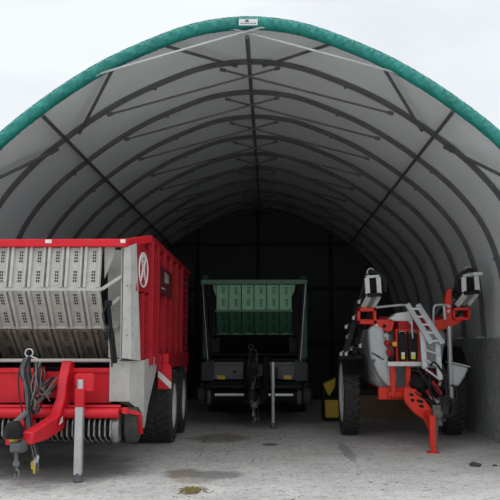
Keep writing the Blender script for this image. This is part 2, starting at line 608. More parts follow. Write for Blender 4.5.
# ------------------------------------------------------------------ shared machine parts
def tyre(name, parent, c, R, W, rimr, m_rim, lug=24, lughang=0.035, out=1):
    mb = MB()
    h = W / 2
    mb.lathe([(-h * .80, rimr), (-h, rimr + (R - rimr) * .35), (-h * .97, R - .10), (-h * .8, R - .052), (0, R - .042), (h * .8, R - .052), (h * .97, R - .10), (h, rimr + (R - rimr) * .35), (h * .80, rimr)], (0, 0, 0), 'X', 48)
    for i in range(lug):
        for s in (-1, 1):
            t = 2 * PI * (i + (0.25 if s > 0 else -0.25)) / lug
            mtx = Matrix.Rotation(t, 3, 'X') @ Matrix.Rotation(s * math.radians(32), 3, 'Z')
            mb.box(Matrix.Rotation(t, 3, 'X') @ V((s * h * .48, 0, R - .028)), (h * 1.02, 0.30 * 2 * PI * R / lug, 0.055), mtx)
    t = mb.build(name, M_RUBBER, parent, smooth=30)
    t.location = c
    mb = MB()
    mb.lathe([(-h * .90, rimr + .014), (-h * .84, rimr - .03), (-h * .1, rimr - .05), (h * .1, rimr - .05), (h * .84, rimr - .03), (h * .90, rimr + .014)], (0, 0, 0), 'X', 40)
    mb.lathe([(out * h * .50, rimr - .04), (out * h * .66, rimr * .55), (out * h * .66, rimr * .3), (out * h * .80, rimr * .28), (out * h * .84, 0.001)], (0, 0, 0), 'X', 40)
    for i in range(10):
        a = 2 * PI * i / 10
        mb.lathe([(out * h * .66, .02), (out * h * .74, .02), (out * h * .75, .001)], (0, rimr * .42 * math.cos(a), rimr * .42 * math.sin(a)), 'X', 6)
    mb.build('wheel_rim', m_rim, t, smooth=30)
    return t


def slat_panel(name, parent, m, top, bot, ncol, wd, holes=True, lip=None):
    """folded sheet columns with gaps, between a top and a bottom line given as (y, z)"""
    (y0, z0), (y1, z1) = top, bot
    L = math.hypot(y1 - y0, z1 - z0)
    R = Matrix.Rotation(math.atan2(y0 - y1, z0 - z1) * -1, 3, 'X')
    c = V((0, (y0 + y1) / 2, (z0 + z1) / 2))
    mb = MB()
    p = wd / ncol
    for i in range(ncol):
        x = -wd / 2 + p * (i + .5)
        for (dx, w_, dy, th) in ((0, p - .012, 0, .012), (-p * .36, p * .17, -.024, .044), (p * .38, p * .12, -.024, .044)):
            mb.box(c + R @ V((x + dx, dy, 0)), (w_, th, L), R)
        if holes:
            for g in (-.27, .22):
                for r_ in range(4):
                    for q in (-1, 1):
                        mb.box(c + R @ V((x + .02 + q * p * .055, -.0085, -L * g - L * .055 * 1.0 * (r_ - 1.5) * 1.35)), (p * .075, .006, L * .05), R, 1)
    o = mb.build(name, [m, M_BLACK], parent, bevel=0.003, seg=1)
    return o


def ring(c, r, tr, axis, n=24):
    pts = []
    for i in range(n):
        a = 2 * PI * i / n
        p = {'X': (0, math.cos(a), math.sin(a)), 'Y': (math.cos(a), 0, math.sin(a)), 'Z': (math.cos(a), math.sin(a), 0)}[axis]
        pts.append(V(c) + V(p) * r)
    return MB().tube(pts, tr, 6, closed=True)


def coupling(mb, p):
    mb.lathe([(0, .006), (0, .016), (.05, .016), (.052, .024), (.075, .024), (.076, .014), (.10, .014), (.10, .001)], (p[0], p[1], p[2] - .08), 'Z', 10)


# ------------------------------------------------------------------ forage wagons
def wagon(root, red, LEN):
    mr = M_RED if red else M_GREEN
    side_m = M_REDDIM if red else M_GREEN
    frame_m = M_RED if red else M_ANTHR
    post_m = M_GREYPANEL if red else M_BLACK
    HW = 1.28 if red else 1.16
    # top rail, its two returns and the rail along each side
    mb = MB()
    rw = 1.10 if red else 1.20
    mb.b2((-rw, -.05, 3.155), (rw, .06, 3.265))
    tr_ = mb.build('top_rail', mr, root, bevel=0.012)
    if red:
        for (xa_, xb_) in ((-.02, .07), (1.03, 1.10)):
            mb = MB()
            mb.b2((xa_, -.054, 3.205), (xb_, -.049, 3.255))
            mb.build('rail_sticker', M_WHITE, tr_)
    for s in (-1, 1):
        mb = MB()
        mb.bar((s * 1.07, 0, 3.21), (s * HW, .95, 3.39), .10, .11)
        mb.build('rail_return', mr, root, bevel=0.01)
        mb = MB()
        mb.b2((s * HW - .06, .90, 3.33), (s * HW + .05, LEN, 3.44))
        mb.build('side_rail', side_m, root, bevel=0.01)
        # corner post: folded light plate
        mb = MB()
        xa, xf, xb = 1.06, 1.15, 1.225
        if red:
            ya, yb_, yc = .03, .06, .10
            vs = [(s * xa, ya, 3.16), (s * xf, yb_, 3.18), (s * xb, yc, 3.22), (s * xa, ya + .02, 1.62), (s * (xf + .03), yb_ + .06, 1.60), (s * (xb + .035), yc + .30, 1.58)]
            vs += [(p[0] - s * .0, p[1] + .05, p[2]) for p in vs]
            mb.add(vs, [(0, 1, 4, 3), (1, 2, 5, 4), (6, 9, 10, 7), (7, 10, 11, 8), (0, 3, 9, 6), (2, 8, 11, 5), (0, 6, 7, 1), (1, 7, 8, 2), (3, 4, 10, 9), (4, 5, 11, 10)])
            mb.build('corner_post', post_m, root, bevel=0.004, smooth=20)
            mb = MB()
            for (px_, z) in ((1.12, 2.62), (1.17, 2.61), (1.13, 1.93), (1.2, 1.95)):
                mb.lathe([(0, .011), (-.012, .011), (-.014, .001)], (s * px_, .05 if px_ < 1.18 else .09, z), 'Y', 8)
            mb.build('bolt', M_GREYDARK, root)
        else:
            mb.bar((s * 1.125, .05, 3.16), (s * 1.0, .10, 1.45), .06, .10, up=(0, 1, 0))
            mb.build('corner_post', M_BLACK, root, bevel=0.006)
            mb = MB()
            mb.bar((s * 1.16, .04, 3.16), (s * 1.035, .085, 1.45), .014, .03, up=(0, 1, 0))
            mb.build('edge_strip', M_SILVER, root)
        # cheek between slatted front and post
        mb = MB()
        mb.prism([(.08, 3.16), (.50, 3.16), (1.0, 1.6), (.12, 1.6)], s * (1.04 if red else 1.0), s * (1.02 if red else .98), 'X')
        mb.prism([(s * .76, 3.16), (s * 1.05, 3.16), (s * 1.05, 1.62), (s * .80, 1.62)], .42, .44, 'Y')
        mb.build('cheek_plate', M_GREYPANEL if red else M_BLACK, root, smooth=0)
        if red:
            for p_, q_ in (((.775, -.02, 2.565), (1.03, .10, 2.76)), ((.85, .14, 2.34), (1.03, .20, 2.50)), ((.90, .30, 2.04), (1.02, .36, 2.18))):
                mb = MB()
                mb.bar((s * p_[0], p_[1], p_[2]), (s * q_[0], q_[1], q_[2]), .07, .045)
                mb.build('cheek_flange', M_GREYPANEL, root, bevel=0.004)
        mb = MB()
        mb.prism([(s * .78, 3.16), (s * .93, 3.16), (s * .92, 3.05), (s * .79, 2.72)], .09, .10, 'Y')
        mb.build('gusset', M_GREYPANEL if red else M_GREENLIT, root, smooth=0)
        if red:
            mb = MB()
            mb.tube([(s * .86, .05, 2.36), (s * .90, .08, 1.98)], .028, 10)
            mb.tube([(s * .90, .08, 1.98), (s * .95, .10, 1.55)], .042, 12)
            mb.box((s * .86, .05, 2.38), (.09, .07, .07))
            mb.build('hydraulic_cylinder', M_BLACK, root, smooth=40)
            mb = MB()
            mb.tube(smooth_path([(s * .84, .02, 2.35), (s * .80, -.02, 2.2), (s * .86, -.01, 2.0), (s * .92, .02, 1.75), (s * .93, .03, 1.5)]), .012, 6)
            mb.build('hydraulic_hose', M_HOSE, root)
    # slatted front
    W6 = 1.54 if red else 1.70
    pu = slat_panel('upper_slat_panel', root, M_GREYPANEL if red else M_GREENLIT, (.03, 3.15), (-.06, 2.58), 6, W6)
    pm = slat_panel('middle_slat_panel', root, M_GREYPANEL if red else M_GREEN, (-.06, 2.55), (.36, 2.05), 6, W6)
    mb = MB()
    mb.b2((-W6 / 2 - .02, -.09, 2.535), (W6 / 2 + .02, -.03, 2.585))
    mb.b2((-W6 / 2 - .02, .33, 2.03), (W6 / 2 + .02, .38, 2.07))
    mb.build('fold_flange', M_GREYPANEL if red else M_GREEN, root, bevel=0.006)
    # the chute below
    slat_panel('lower_slat_panel', root, M_RUST if red else M_BLACK, (.36, 2.03), (.92, 1.60), 6, W6 + .2, holes=red)
    mb = MB()
    mb.tube([(-1.0, .28, 1.585), (1.0, .28, 1.585)], .026, 10)
    mb.b2((-1.0, .28, 1.57), (1.0, .95, 1.585))
    mb.build('chute_lip', M_GREYPANEL if red else M_BLACK, root)
    # front cross beam and corner fairings
    mb = MB()
    bz0, bz1 = (.99, 1.48) if red else (1.03, 1.42)
    for s in (-1, 1):
        x0, x1 = (.16, .86) if red else (.24, .92)
        mb.b2((s * x0, .30, bz0), (s * x1, .48, bz1))
        mb.b2((s * x0, .27, bz1 - .07), (s * x1, .32, bz1))
    mb.b2((-.2, .40, bz0 + .06), (.2, .50, bz1 - .05))
    mb.build('front_beam', frame_m, root, bevel=0.012)
    for s in (-1, 1):
        mb = MB()
        if red:
            mb.add([(s * .86, .22, 1.58), (s * 1.14, .22, 1.58), (s * 1.29, .50, 1.58), (s * .86, .22, 1.02), (s * 1.14, .22, 1.02), (s * 1.285, .50, .84),
                    (s * .86, .6, 1.58), (s * 1.29, .62, 1.58), (s * .86, .6, 1.02), (s * 1.285, .62, .84)],
                   [(0, 1, 4, 3), (1, 2, 5, 4), (0, 6, 7, 2, 1), (3, 4, 5, 9, 8), (2, 7, 9, 5), (0, 3, 8, 6), (6, 8, 9, 7)])
            mb.build('corner_fairing', M_GREYPANEL, root, bevel=0.006, smooth=0)
            mb = MB()
            mb.prism([(.52, 1.58), (1.5, 1.62), (1.95, 1.52), (1.75, 1.40), (1.55, 1.28), (1.25, 1.1), (.95, .92), (.62, .62), (.52, .80)], s * 1.27, s * 1.30, 'X')
            mb.build('side_skirt', M_GREYPANEL, root, bevel=0.004, smooth=0)
        else:
            mb.add([(s * .92, .20, 1.48), (s * 1.20, .34, 1.40), (s * 1.24, .5, 1.38), (s * .92, .20, 1.0), (s * 1.20, .34, 1.0), (s * 1.24, .5, 1.0), (s * .92, .6, 1.48), (s * .92, .6, 1.0)],
                   [(0, 1, 4, 3), (1, 2, 5, 4), (0, 6, 2, 1), (3, 4, 5, 7), (0, 3, 7, 6), (2, 6, 7, 5)])
            mb.build('corner_fairing', M_ANTHR, root, bevel=0.006, smooth=0)
            mb = MB()
            mb.b2((s * .66, .287, 1.03), (s * .84, .30, 1.12))
            mb.build('yellow_sticker', M_YELLOW, root)
            mb = MB()
            mb.lathe([(0, .035), (-.012, .035), (-.014, .001)], (s * .45, .298, 1.2), 'Y', 12)
            mb.build('cap', M_BLACK, root)
    # load box: side walls, rear, floor
    for s in (-1, 1):
        posts = [.98, 1.58] + [2.42 + .88 * i for i in range(int((LEN - 2.6) / .88))]
        mb = MB()
        mb.b2((s * (HW - .20), .50, 1.45), (s * (HW - .17), LEN - .06, 3.34))
        mb.build('side_dark_sheet', M_BLACK, root)  # black sheet put in for the dark interior behind the side openings
        mb = MB()
        edges = [.50] + posts + [LEN]
        for y1, y2 in zip(edges[:-1], edges[1:]):          # pressed ledges between the posts
            z = 2.52 if y1 < .9 else 3.26
            while z > 1.66:
                mb.b2((s * (HW - .06), y1 + .09, z - .07), (s * (HW - .01), y2 - .09, z))
                z -= .142
            mb.b2((s * (HW - .09), y1 + .05, 1.5), (s * (HW + .0), y1 + .13, 3.3 if y1 > .9 else 2.55))
            mb.b2((s * (HW - .09), y2 - .13, 1.5), (s * (HW + .0), y2 - .05, 3.3 if y1 > .9 else 2.55))
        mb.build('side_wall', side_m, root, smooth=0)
        for y in posts:
            mb = MB()
            mb.b2((s * (HW - .03), y - .05, 1.5), (s * (HW + .075), y + .05, 3.36))
            mb.build('wall_post', side_m, root, bevel=0.008, seg=1)
        mb = MB()                                          # smooth corner plate that carries the emblem
        x0, x1 = (1.222, 1.30) if red else (HW - .02, HW)
        mb.prism([(s * (x0 + .01), .19), (s * x1, .92), (s * (x1 - .03), .92), (s * (x0 - .02), .21)], 2.56, 3.2, 'Z')
        mb.prism([(.20, 3.2), (.92, 3.2), (.92, 3.35)], s * (x0 - .03), s * x0, 'X')
        mb.build('corner_plate', side_m, root, smooth=0)
        mb = MB()
        mb.b2((s * (HW - .05), 1.75, 1.40), (s * (HW + .09), LEN - .6, 1.66))
        mb.prism([(1.75, 1.66), (LEN - .6, 1.66), (LEN - .6, 1.74), (1.75, 1.74)], s * (HW - .05), s * (HW + .0), 'X')
        mb.build('wheel_guard', side_m, root, bevel=0.02)
    mb = MB()
    mb.b2((-HW, LEN - .05, 1.2), (HW, LEN, 3.36))
    mb.build('tailgate', side_m, root, bevel=0.01)
    mb = MB()
    mb.b2((-HW + .1, .5, 1.42), (HW - .1, LEN - .05, 1.5))
    mb.b2((-.75, .7, .95), (-.55, LEN - .3, 1.42))
    mb.b2((.55, .7, .95), (.75, LEN - .3, 1.42))
    mb.b2((-.6, .55, .62), (.6, 1.9, 1.42))
    mb.build('chassis', M_BLACK, root, bevel=0.01)
    mb = MB()
    mb.b2((-HW + .12, 1.02, 1.5), (HW - .12, 1.06, 3.1))
    mb.build('bulkhead', M_BLACK, root)
    # wheels, two axles
    for y in (4.22, 5.85):
        mb = MB()
        mb.tube([(-1.0, y, .67), (1.0, y, .67)], .07, 12)
        mb.build('axle', M_BLACK, root)
        for s in (-1, 1):
            tyre('tyre', root, (s * 1.02, y, .675), .675, .60, .40, M_WHITE if red else M_GREYDARK, lug=30, out=s)
    # pick-up: guide tube, tine reel, end shields, gauge wheels
    mb = MB()
    mb.tube([(-1.06, -.07, .885), (1.06, -.07, .885)], .068, 14)
    mb.tube([(-1.06, .05, .96), (1.06, .05, .96)], .03, 8)
    mb.build('guide_tube', mr if red else M_BLACK, root)
    if not red:
        for s in (-1, 1):
            mb = MB()
            mb.b2((s * .20, -.17, .69), (s * .86, -.155, .74))
            mb.build('guide_strip', M_SILVER, root)
    mb = MB()
    nb = 27
    for i in range(nb):
        x = -.95 + 1.9 * i / (nb - 1)
        pts = [(x, .20, .86), (x, .0, .84), (x, -.09, .74), (x, -.07, .60), (x, .04, .52), (x, .22, .48)]
        mb.tube(smooth_path(pts, 3), .013, 6)
        mb.box((x, -.07, .67), (.017, .06, .18), (math.radians(-4), 0, 0))
    mb.build('stripper_bands', M_TINE if red else M_BLACK, root)
    mb = MB()
    mb.lathe([(-.95, .001), (-.95, .16), (.95, .16), (.95, .001)], (0, .12, .67), 'X', 24)
    mb.build('tine_reel', M_BLACK, root)
    for s in (-1, 1):
        mb = MB()
        mb.lathe([(s * .96, .001), (s * .96, .19), (s * 1.0, .20), (s * 1.05, .17), (s * 1.05, .001)], (0, .10, .67), 'X', 24)
        mb.build('end_shield', M_TINE if red else M_ANTHR, root, smooth=35)
        mb = MB()
        mb.lathe([(-.08, .10), (-.10, .19), (-.07, .24), (.07, .24), (.10, .19), (.08, .10), (.08, .001)], (s * 1.18, .32, .70), 'X', 28)
        mb.lathe([(-.08, .10), (-.08, .001)], (s * 1.18, .32, .70), 'X', 28)
        mb.build('gauge_wheel', M_RUBBER, root)
        mb = MB()
        mb.bar((s * 1.295, .30, .58), (s * 1.295, .16, .86), .03, .07, up=(1, 0, 0))
        mb.bar((s * 1.295, .16, .86), (s * 1.06, -.02, .93), .05, .05)
        mb.b2((s * 1.10, -.10, .88), (s * 1.18, .0, .96))
        mb.build('gauge_arm', mr if red else M_BLACK, root, bevel=0.005)
    # drawbar with hitch
    mdr = mr if red else M_BLACK
    mb = MB()
    prof = [(.40, 1.56), (.16, 1.58), (-.02, 1.36), (-.12, 1.08), (-.36, .88), (-.98, .73), (-1.02, .58), (-.60, .60), (-.10, .68), (.10, .90), (.18, 1.05), (.40, 1.12)]
    mb.prism(prof, .03, .165, 'X')
    mb.v = [(x_ + .17 * min(1, max(0, (y_ + .98) / .7)), y_, z_) for x_, y_, z_ in mb.v]
    mb.build('drawbar', mdr, root, bevel=0.02)
    mb = MB()
    mb.prism([(.40, 1.50), (.25, 1.48), (.10, 1.20), (-.05, .95), (-.9, .66), (-.92, .56), (-.2, .66), (.2, .9), (.4, 1.1)], -.20, -.08, 'X')
    mb.build('drawbar_cheek', mdr, root, bevel=0.015)
    if red:
        mb = MB()
        mb.prism([(-.22, .78), (-.40, .76), (-.30, .84), (-.22, .86)], .338, .3345, 'X')
        mb.build('drawbar_sticker', M_WHITE, root)
    mb = MB()
    mb.b2((-.06, -1.14, .50), (.10, -.95, .64))
    mb.lathe([(.0, .075), (.10, .075)], (.02, -1.16, .52), 'Z', 16, capped=True)
    mb.build('hitch_head', M_ANTHR, root, bevel=0.012)
    mb = MB()
    mb.lathe([(-.14, .115), (-.02, .112), (.04, .085), (.07, .05), (.07, .001)], (-.03, -1.12, .81), 'Z', 24)
    mb.lathe([(-.138, .105), (-.02, .10), (.02, .07), (.02, .001)], (-.03, -1.12, .81), 'Z', 24)
    mb.build('shaft_guard', M_BLACK, root)
    mb = MB()
    mb.tube([(-.03, -1.10, .85), (.02, -.3, 1.06), (.05, .4, 1.22)], .034, 12)
    mb.tube([(-.03, -1.12, .60), (-.03, -1.12, .76)], .045, 12)
    mb.build('drive_shaft', M_GREYDARK, root)
    if red:
        mb = MB()
        mb.lathe([(-.03, .05), (.0, .062), (.03, .05)], (-.03, -1.12, .665), 'Z', 12, capped=True)
        mb.build('shaft_collar', M_YELLOW, root)
    mb = MB()
    mb.tube([(.0, -1.10, .52), (.01, -1.11, .37)], .024, 8)
    mb.tube([(.01, -1.11, .36), (.02, -1.11, .28)], .014, 8)
    mb.box((.01, -1.11, .37), (.07, .04, .06))
    mb.tube([V(p) for p in ((.03, -1.11, .30), (.05, -1.12, .27), (.04, -1.11, .20), (.0, -1.10, .20), (-.012, -1.10, .25))], .012, 6)
    mb.build('safety_chain', M_GREYDARK, root)
    mb = MB()
    mb.bar((-.05, -.10, 1.30), (.12, -.15, 1.12), .05, .08)
    mb.build('link_bar', M_GREYDARK if red else M_ANTHR, root, bevel=0.005)
    # hose stand and hoses
    hx, hy, hz = (.0, -.70, 1.70) if red else (-.06, -.60, 1.76)
    st = ring((hx, hy, hz), .05, .009, 'Y')
    st.tube(smooth_path([(hx + .03, hy, hz - .045), (hx + .13, hy + .03, hz - .12), (hx + .135, hy + .1, hz - .4), (.12, -.1, 1.05)]), .010, 8)
    st.build('hose_ring', M_SILVER if red else M_ANTHR, root)
    for i in range(11 if red else 5):
        r_ = random.Random(i * 13 + (5 if red else 2))
        a, b = (r_.uniform(-.06, .06), r_.uniform(-.10, .10)) if red else (r_.uniform(-.02, .02), r_.uniform(-.03, .03))
        end_low = i < 5 if red else i < 2
        if end_low:
            ex, ez = hx + .13 + r_.uniform(-.03, .05), r_.uniform(.24, .42)
            pts = [(hx + .10 + a, -.05, 1.32), (hx + .04 + b, hy + .1, 1.10 + a), (hx + a, hy + .02, 1.45), (hx + a * .6, hy, hz - .05), (hx - .05 + a, hy - .03, hz - .22),
                   (hx - .02 + b, hy - .05, 1.2), (hx + .06 + a, hy - .06, .8), (ex, hy - .06, ez + .1), (ex + .005, hy - .06, ez)]
        else:
            ex, ez = hx + b, .9 + r_.uniform(-.1, .2)
            pts = [(hx + .14 + a, -.02, 1.36), (hx + .13, hy + .15, 1.2 + b), (hx + .12 + b, hy + .02, 1.45), (hx + .10 + a, hy, 1.58), (hx + .09 + b, hy - .03, 1.3), (hx + .06 + a, hy - .04, 1.05), (hx + .02 + b, hy + .1, .92), (hx + .05, hy + .45, 1.0)]
        mb = MB()
        mb.tube(smooth_path(pts, 5), .010 if i % 3 else .014, 7)
        hs = mb.build('hose', (M_HOSE, M_GREYDARK, M_HOSE, M_ANTHR)[i % 4] if red else M_HOSE, root)
        if end_low:
            mb = MB()
            coupling(mb, (ex + .005, hy - .06, ez))
            mb.build('coupling', (M_SILVER, M_YELLOW, M_SILVER, M_ANTHR, M_YELLOW)[i] if red else M_ANTHR, hs)
    # parking jack
    jx, jy = (.555, -.20) if red else (.42, -.26)
    mb = MB()
    if not red:
        mb.b2((jx - .05, jy + .05, 1.05), (jx + .10, jy + .5, 1.30))
    else:
        mb.b2((jx - .06, jy - .06, .98), (jx + .06, jy + .06, 1.22))
        mb.b2((jx - .07, jy + .02, 1.18), (jx + .17, jy + .12, 1.42))
        mb.bar((jx - .02, jy + .06, 1.32), (jx - .06, .32, 1.30), .14, .16)
    mb.build('jack_bracket', mr if red else M_BLACK, root, bevel=0.01)
    mb = MB()
    if red:
        mb.b2((jx - .05, jy - .05, .10), (jx + .05, jy + .05, .98))
        mb.tube([(jx, jy, .95), (jx, jy, 1.34)], .045, 14)
    else:
        mb.tube([(jx, jy, .06), (jx, jy, .85)], .042, 14)
        mb.tube([(jx, jy, .85), (jx, jy, 1.38)], .05, 14)
        mb.lathe([(1.36, .06), (1.42, .06), (1.44, .001)], (jx, jy, 0), 'Z', 14)
    mb.build('jack_leg', M_SILVER, root)
    mb = MB()
    mb.lathe([(0, .06), (.02, .07), (.05, .06), (.12, .055)], (jx, jy, .0), 'Z', 14, capped=True)
    mb.build('jack_foot', M_ANTHR, root, smooth=30)
    if red:
        # warning boards
        for s in (-1, 1):
            mb = MB()
            bx0, y = s * 1.40, 2.0
            mb.b2((bx0 - .11, y, 1.10), (bx0 + .11, y + .012, 1.44))
            mb.prism([(bx0 - .11, 1.44), (bx0 + .11, 1.44), (bx0 + .05, 1.52), (bx0 - .05, 1.52)], y, y + .012, 'Y')
            wb = mb.build('warning_board', M_RED, root)
            mb = MB()
            d = s
            mb.prism([(bx0 - d * .11, 1.29), (bx0 - d * .11, 1.40), (bx0 + d * .11, 1.20), (bx0 + d * .11, 1.10), (bx0 + d * .10, 1.10)], y - .003, y, 'Y')
            mb.build('white_stripe', M_WHITE, wb, smooth=0)
            mb = MB()
            mb.bar((bx0 - d * .06, y + .04, 1.35), (s * 1.2, y + .06, 1.5), .05, .05)
            mb.b2((bx0 - .08, y - .02, 1.52), (bx0 + .06, y + .10, 1.66))
            mb.build('board_bracket', M_RED, root, bevel=0.01)
        # round emblem and lettered plate on the right side
        R_ = .245
        em = ring((0, 0, 0), R_, .014, 'X', 36)
        for s in (-1, 1):
            em.tube(smooth_path([(0, s * .13, .19), (0, s * .05, .06), (0, s * .05, -.03), (0, s * .15, -.18)], 6), .013, 6)
            em.tube([(0, s * .12, .16), (0, -s * .11, .10)], .009, 6)
        for i in range(6):
            em.tube([(0, -.05, .08 - i * .035), (0, .05, .08 - i * .035)], .009, 5)
        em.prism([(-.14, .19), (-.06, .235), (.06, .235), (.14, .19), (.06, .17), (-.06, .17)], -.004, .006, 'X')
        eo = em.build('emblem', M_WHITE, root)
        eo.location = (1.267, .50, 2.88)
        eo.rotation_euler = (0, 0, -math.atan2(.078, .83))
        mb = MB()
        mb.b2((HW + .03, 1.66, 2.62), (HW + .078, 3.20, 3.06))
        pt = mb.build('lettered_plate', mat('dark_plate', (0.11, 0.010, 0.016), 0.5, spec=0.2), root)
        mx = Matrix.Translation((HW + .080, 2.4, 2.90)) @ Matrix.Rotation(PI / 2, 4, 'Z') @ Matrix.Rotation(PI / 2, 4, 'X')
        text('TIGO', 'lettering', .24, M_GREYPANEL, pt, mx)
        mb = MB()
        mb.b2((HW + .078, 1.80, 2.70), (HW + .081, 2.20, 2.725))
        mb.build('underline', M_GREYPANEL, pt)
    return root


r = thing('forage_wagon', 'red and light grey forage wagon parked at the left, slatted front and jack leg', 'forage wagon', (-3.10, 11.0, 0), 'forage wagons')
wagon(r, True, 6.7)
g = thing('forage_wagon', 'green and black forage wagon parked deep in the middle of the shed', 'forage wagon', (-0.36, 18.0, 0), 'forage wagons')
wagon(g, False, 6.7)

# ------------------------------------------------------------------ trailed sprayer
SX, SY = 2.63, 14.8
sp = thing('trailed_sprayer', 'red and white trailed crop sprayer with folded booms and ladder, by the right wall', 'crop sprayer', (SX, SY, 0))


def S(u, v, Y=14.8):
    return at(u, v, Y) - V((SX, SY, 0))


# wheels
for s in (-1, 1):
    tyre('tyre', sp, (s * 1.03, 1.85, .84), .84, .32, .58, M_WHITE, lug=34, out=s)
mb = MB()
mb.tube([(-1.0, 1.85, .84), (1.0, 1.85, .84)], .06, 12)
mb.b2((-.9, 1.75, .78), (.9, 1.95, .92))
mb.build('axle', M_BLACK, sp)
# chassis
mb = MB()
zc = S(0, 393).z
mb.b2((-.66, .02, zc - .11), (.10, .14, zc + .11))
mb.b2((-.5, -.10, zc - .06), (.10, .06, zc + .04))
for u in (392, 407.5):
    p = S(u, 378)
    mb.b2((p.x - .045, -.12, zc - .05), (p.x + .045, -.03, 1.44))
mb.b2((-.45, .3, zc - .1), (-.30, 3.4, zc + .1))
mb.b2((.30, .9, zc - .1), (.45, 3.4, zc + .1))
mb.b2((-.45, 3.3, zc - .2), (.45, 3.42, zc + .8))
mb.build('chassis', M_ORANGE, sp, bevel=0.012)
# drawbar plate bending down to the parking leg
mb = MB()
yD = 14.4
pl = [(404, 387), (415, 389), (424, 399), (431, 409), (437, 420), (438, 429), (428, 429), (424, 420), (413, 412), (406, 404), (403, 397)]
pts = [(S(u, v, yD).x, S(u, v, yD).z) for u, v in pl]
mb.prism(pts, -.45, -.30, 'Y')
mb.build('drawbar', M_ORANGE, sp, bevel=0.014)
mb = MB()
for (u, v, a) in ((411, 394.5, .07), (412, 400, .06), (419.5, 401, .11), (421, 406, .08)):
    p = S(u, v, yD)
    mb.box((p.x, -.452, p.z), (a, .006, .05), (0, .3, 0))
mb.build('drawbar_slots', M_BLACK, sp)
lg = S(433, 453, 13.81)
lg = V((lg.x, lg.y, 0))
mb = MB()
mb.b2((lg.x - .05, lg.y - .05, .12), (lg.x + .05, lg.y + .05, .62))
mb.bar((lg.x, lg.y + .02, .52), (lg.x + .02, -.38, .62), .10, .10)
mb.b2((lg.x - .10, lg.y - .07, .0), (lg.x + .10, lg.y + .07, .025))
mb.b2((lg.x - .035, lg.y - .035, .02), (lg.x + .035, lg.y + .035, .15))
mb.build('parking_leg', M_ORANGE, sp, bevel=0.006)
mb = MB()
mb.tube([(lg.x + .075, lg.y, .05), (lg.x + .075, lg.y, .55)], .018, 8)
mb.build('leg_spring', M_GREYDARK, sp)
mb = MB()
p = S(437, 414, 14.2)
mb.lathe([(-.10, .04), (-.08, .085), (.06, .085), (.09, .06), (.12, .04)], p, 'Y', 16, capped=True)
mb.box(p + V((0, .05, .10)), (.14, .12, .1))
mb.tube([p + V((0.02, 0, -.06)), p + V((.04, -.05, -.2))], .05, 10)
mb.build('hitch_coupling', M_GREYDARK, sp, bevel=0.008)

# main tank: rounded white body
def blob_box(name, m, a, b, rad, seg=5, taper=None):
    mb = MB().b2(a, b)
    if taper:
        mb.v = [taper(V(q)) for q in mb.v]
        mb.v = [tuple(q) for q in mb.v]
    return mb.build(name, m, sp, bevel=rad, seg=seg)


def tap(p):
    t = (1.95 - p.z) / 1.0
    return V((p.x * (1 - .22 * max(0, t)), p.y + max(0, t) * .12 * (1 if p.y < 1 else -1), p.z))


tk = blob_box('main_tank', M_TANK, (-.80, .42, .98), (.72, 3.0, 2.12), .17, 6, tap)
mb = MB()
for (u0, v0, u1, v1) in ((371, 352, 381, 361), (369, 338, 375, 345)):
    p, q = S(u0, v0, 15.15), S(u1, v1, 15.15)
mb.b2((-.62, .505, 1.52), (-.30, .515, 1.57))
mb.b2((-.62, .53, 1.42), (-.45, .54, 1.46))
mb.build('tank_marking', M_INK, tk)
mb = MB()
mb.lathe([(0, .22), (.08, .22), (.10, .18), (.10, .001)], (.0, .9, 2.1), 'Z', 24)
mb.build('tank_lid', M_BLACK, sp)
# left pump fairing
mb = MB()
mb.prism([(S(u, v).x, S(u, v).z) for u, v in ((369, 330), (372, 325), (383, 327), (388, 340), (391, 362), (398, 372), (396, 388), (388, 387), (378, 374), (371, 356))], .05, .42, 'Y')
mb.build('front_tank', M_TANK, sp, bevel=0.06, seg=4)
mb = MB()
for (u, v, dx, dz) in ((376, 355, .16, .035), (381, 358, .13, .03), (374, 361, .05, .07)):
    p = S(u, v)
    mb.box((p.x, .047, p.z), (dx, .006, dz), (0, math.radians(30), 0))
mb.build('tank_marking', M_INK, sp)
# canister locker: red frame with two black doors
mb = MB()
a, b = S(395.5, 329), S(420, 362)
mb.b2((a.x, -.05, b.z), (b.x, .30, a.z))
mb.build('locker_frame', M_ORANGE, sp, bevel=0.01)
for u0, u1 in ((397, 405.6), (406.6, 416.2)):
    p, q = S(u0, 331), S(u1, 360.5)
    mb = MB()
    mb.b2((p.x, -.16, q.z), (q.x, -.04, p.z - .06))
    mb.b2((p.x, -.13, p.z - .07), (q.x, -.04, p.z))
    cb = mb.build('canister', M_BLACK, sp, bevel=0.014)
    mb = MB()
    mb.tube([(p.x + .02, -.14, p.z - .05), (p.x + .02, -.165, p.z - .01), (q.x - .02, -.165, p.z - .01), (q.x - .02, -.14, p.z - .05)], .009, 6)
    mb.build('grab_rail', M_SILVER, cb)
    mb = MB()
    mb.b2((p.x + .045, -.163, q.z + .10), (q.x - .04, -.160, q.z + .15))
    mb.build('white_label', M_WHITE, cb)
    mb = MB()
    mb.b2((p.x + .045, -.163, q.z + .03), (q.x - .04, -.160, q.z + .10))
    mb.build('yellow_label', mat('yellow_sticker', (0.75, 0.62, 0.06), 0.5), cb)
# platform
mb = MB()
a, b = S(386, 361.5), S(428, 366)
mb.b2((a.x, -.22, b.z), (b.x, .45, a.z))
mb.build('platform', M_WHITE, sp, bevel=0.01)
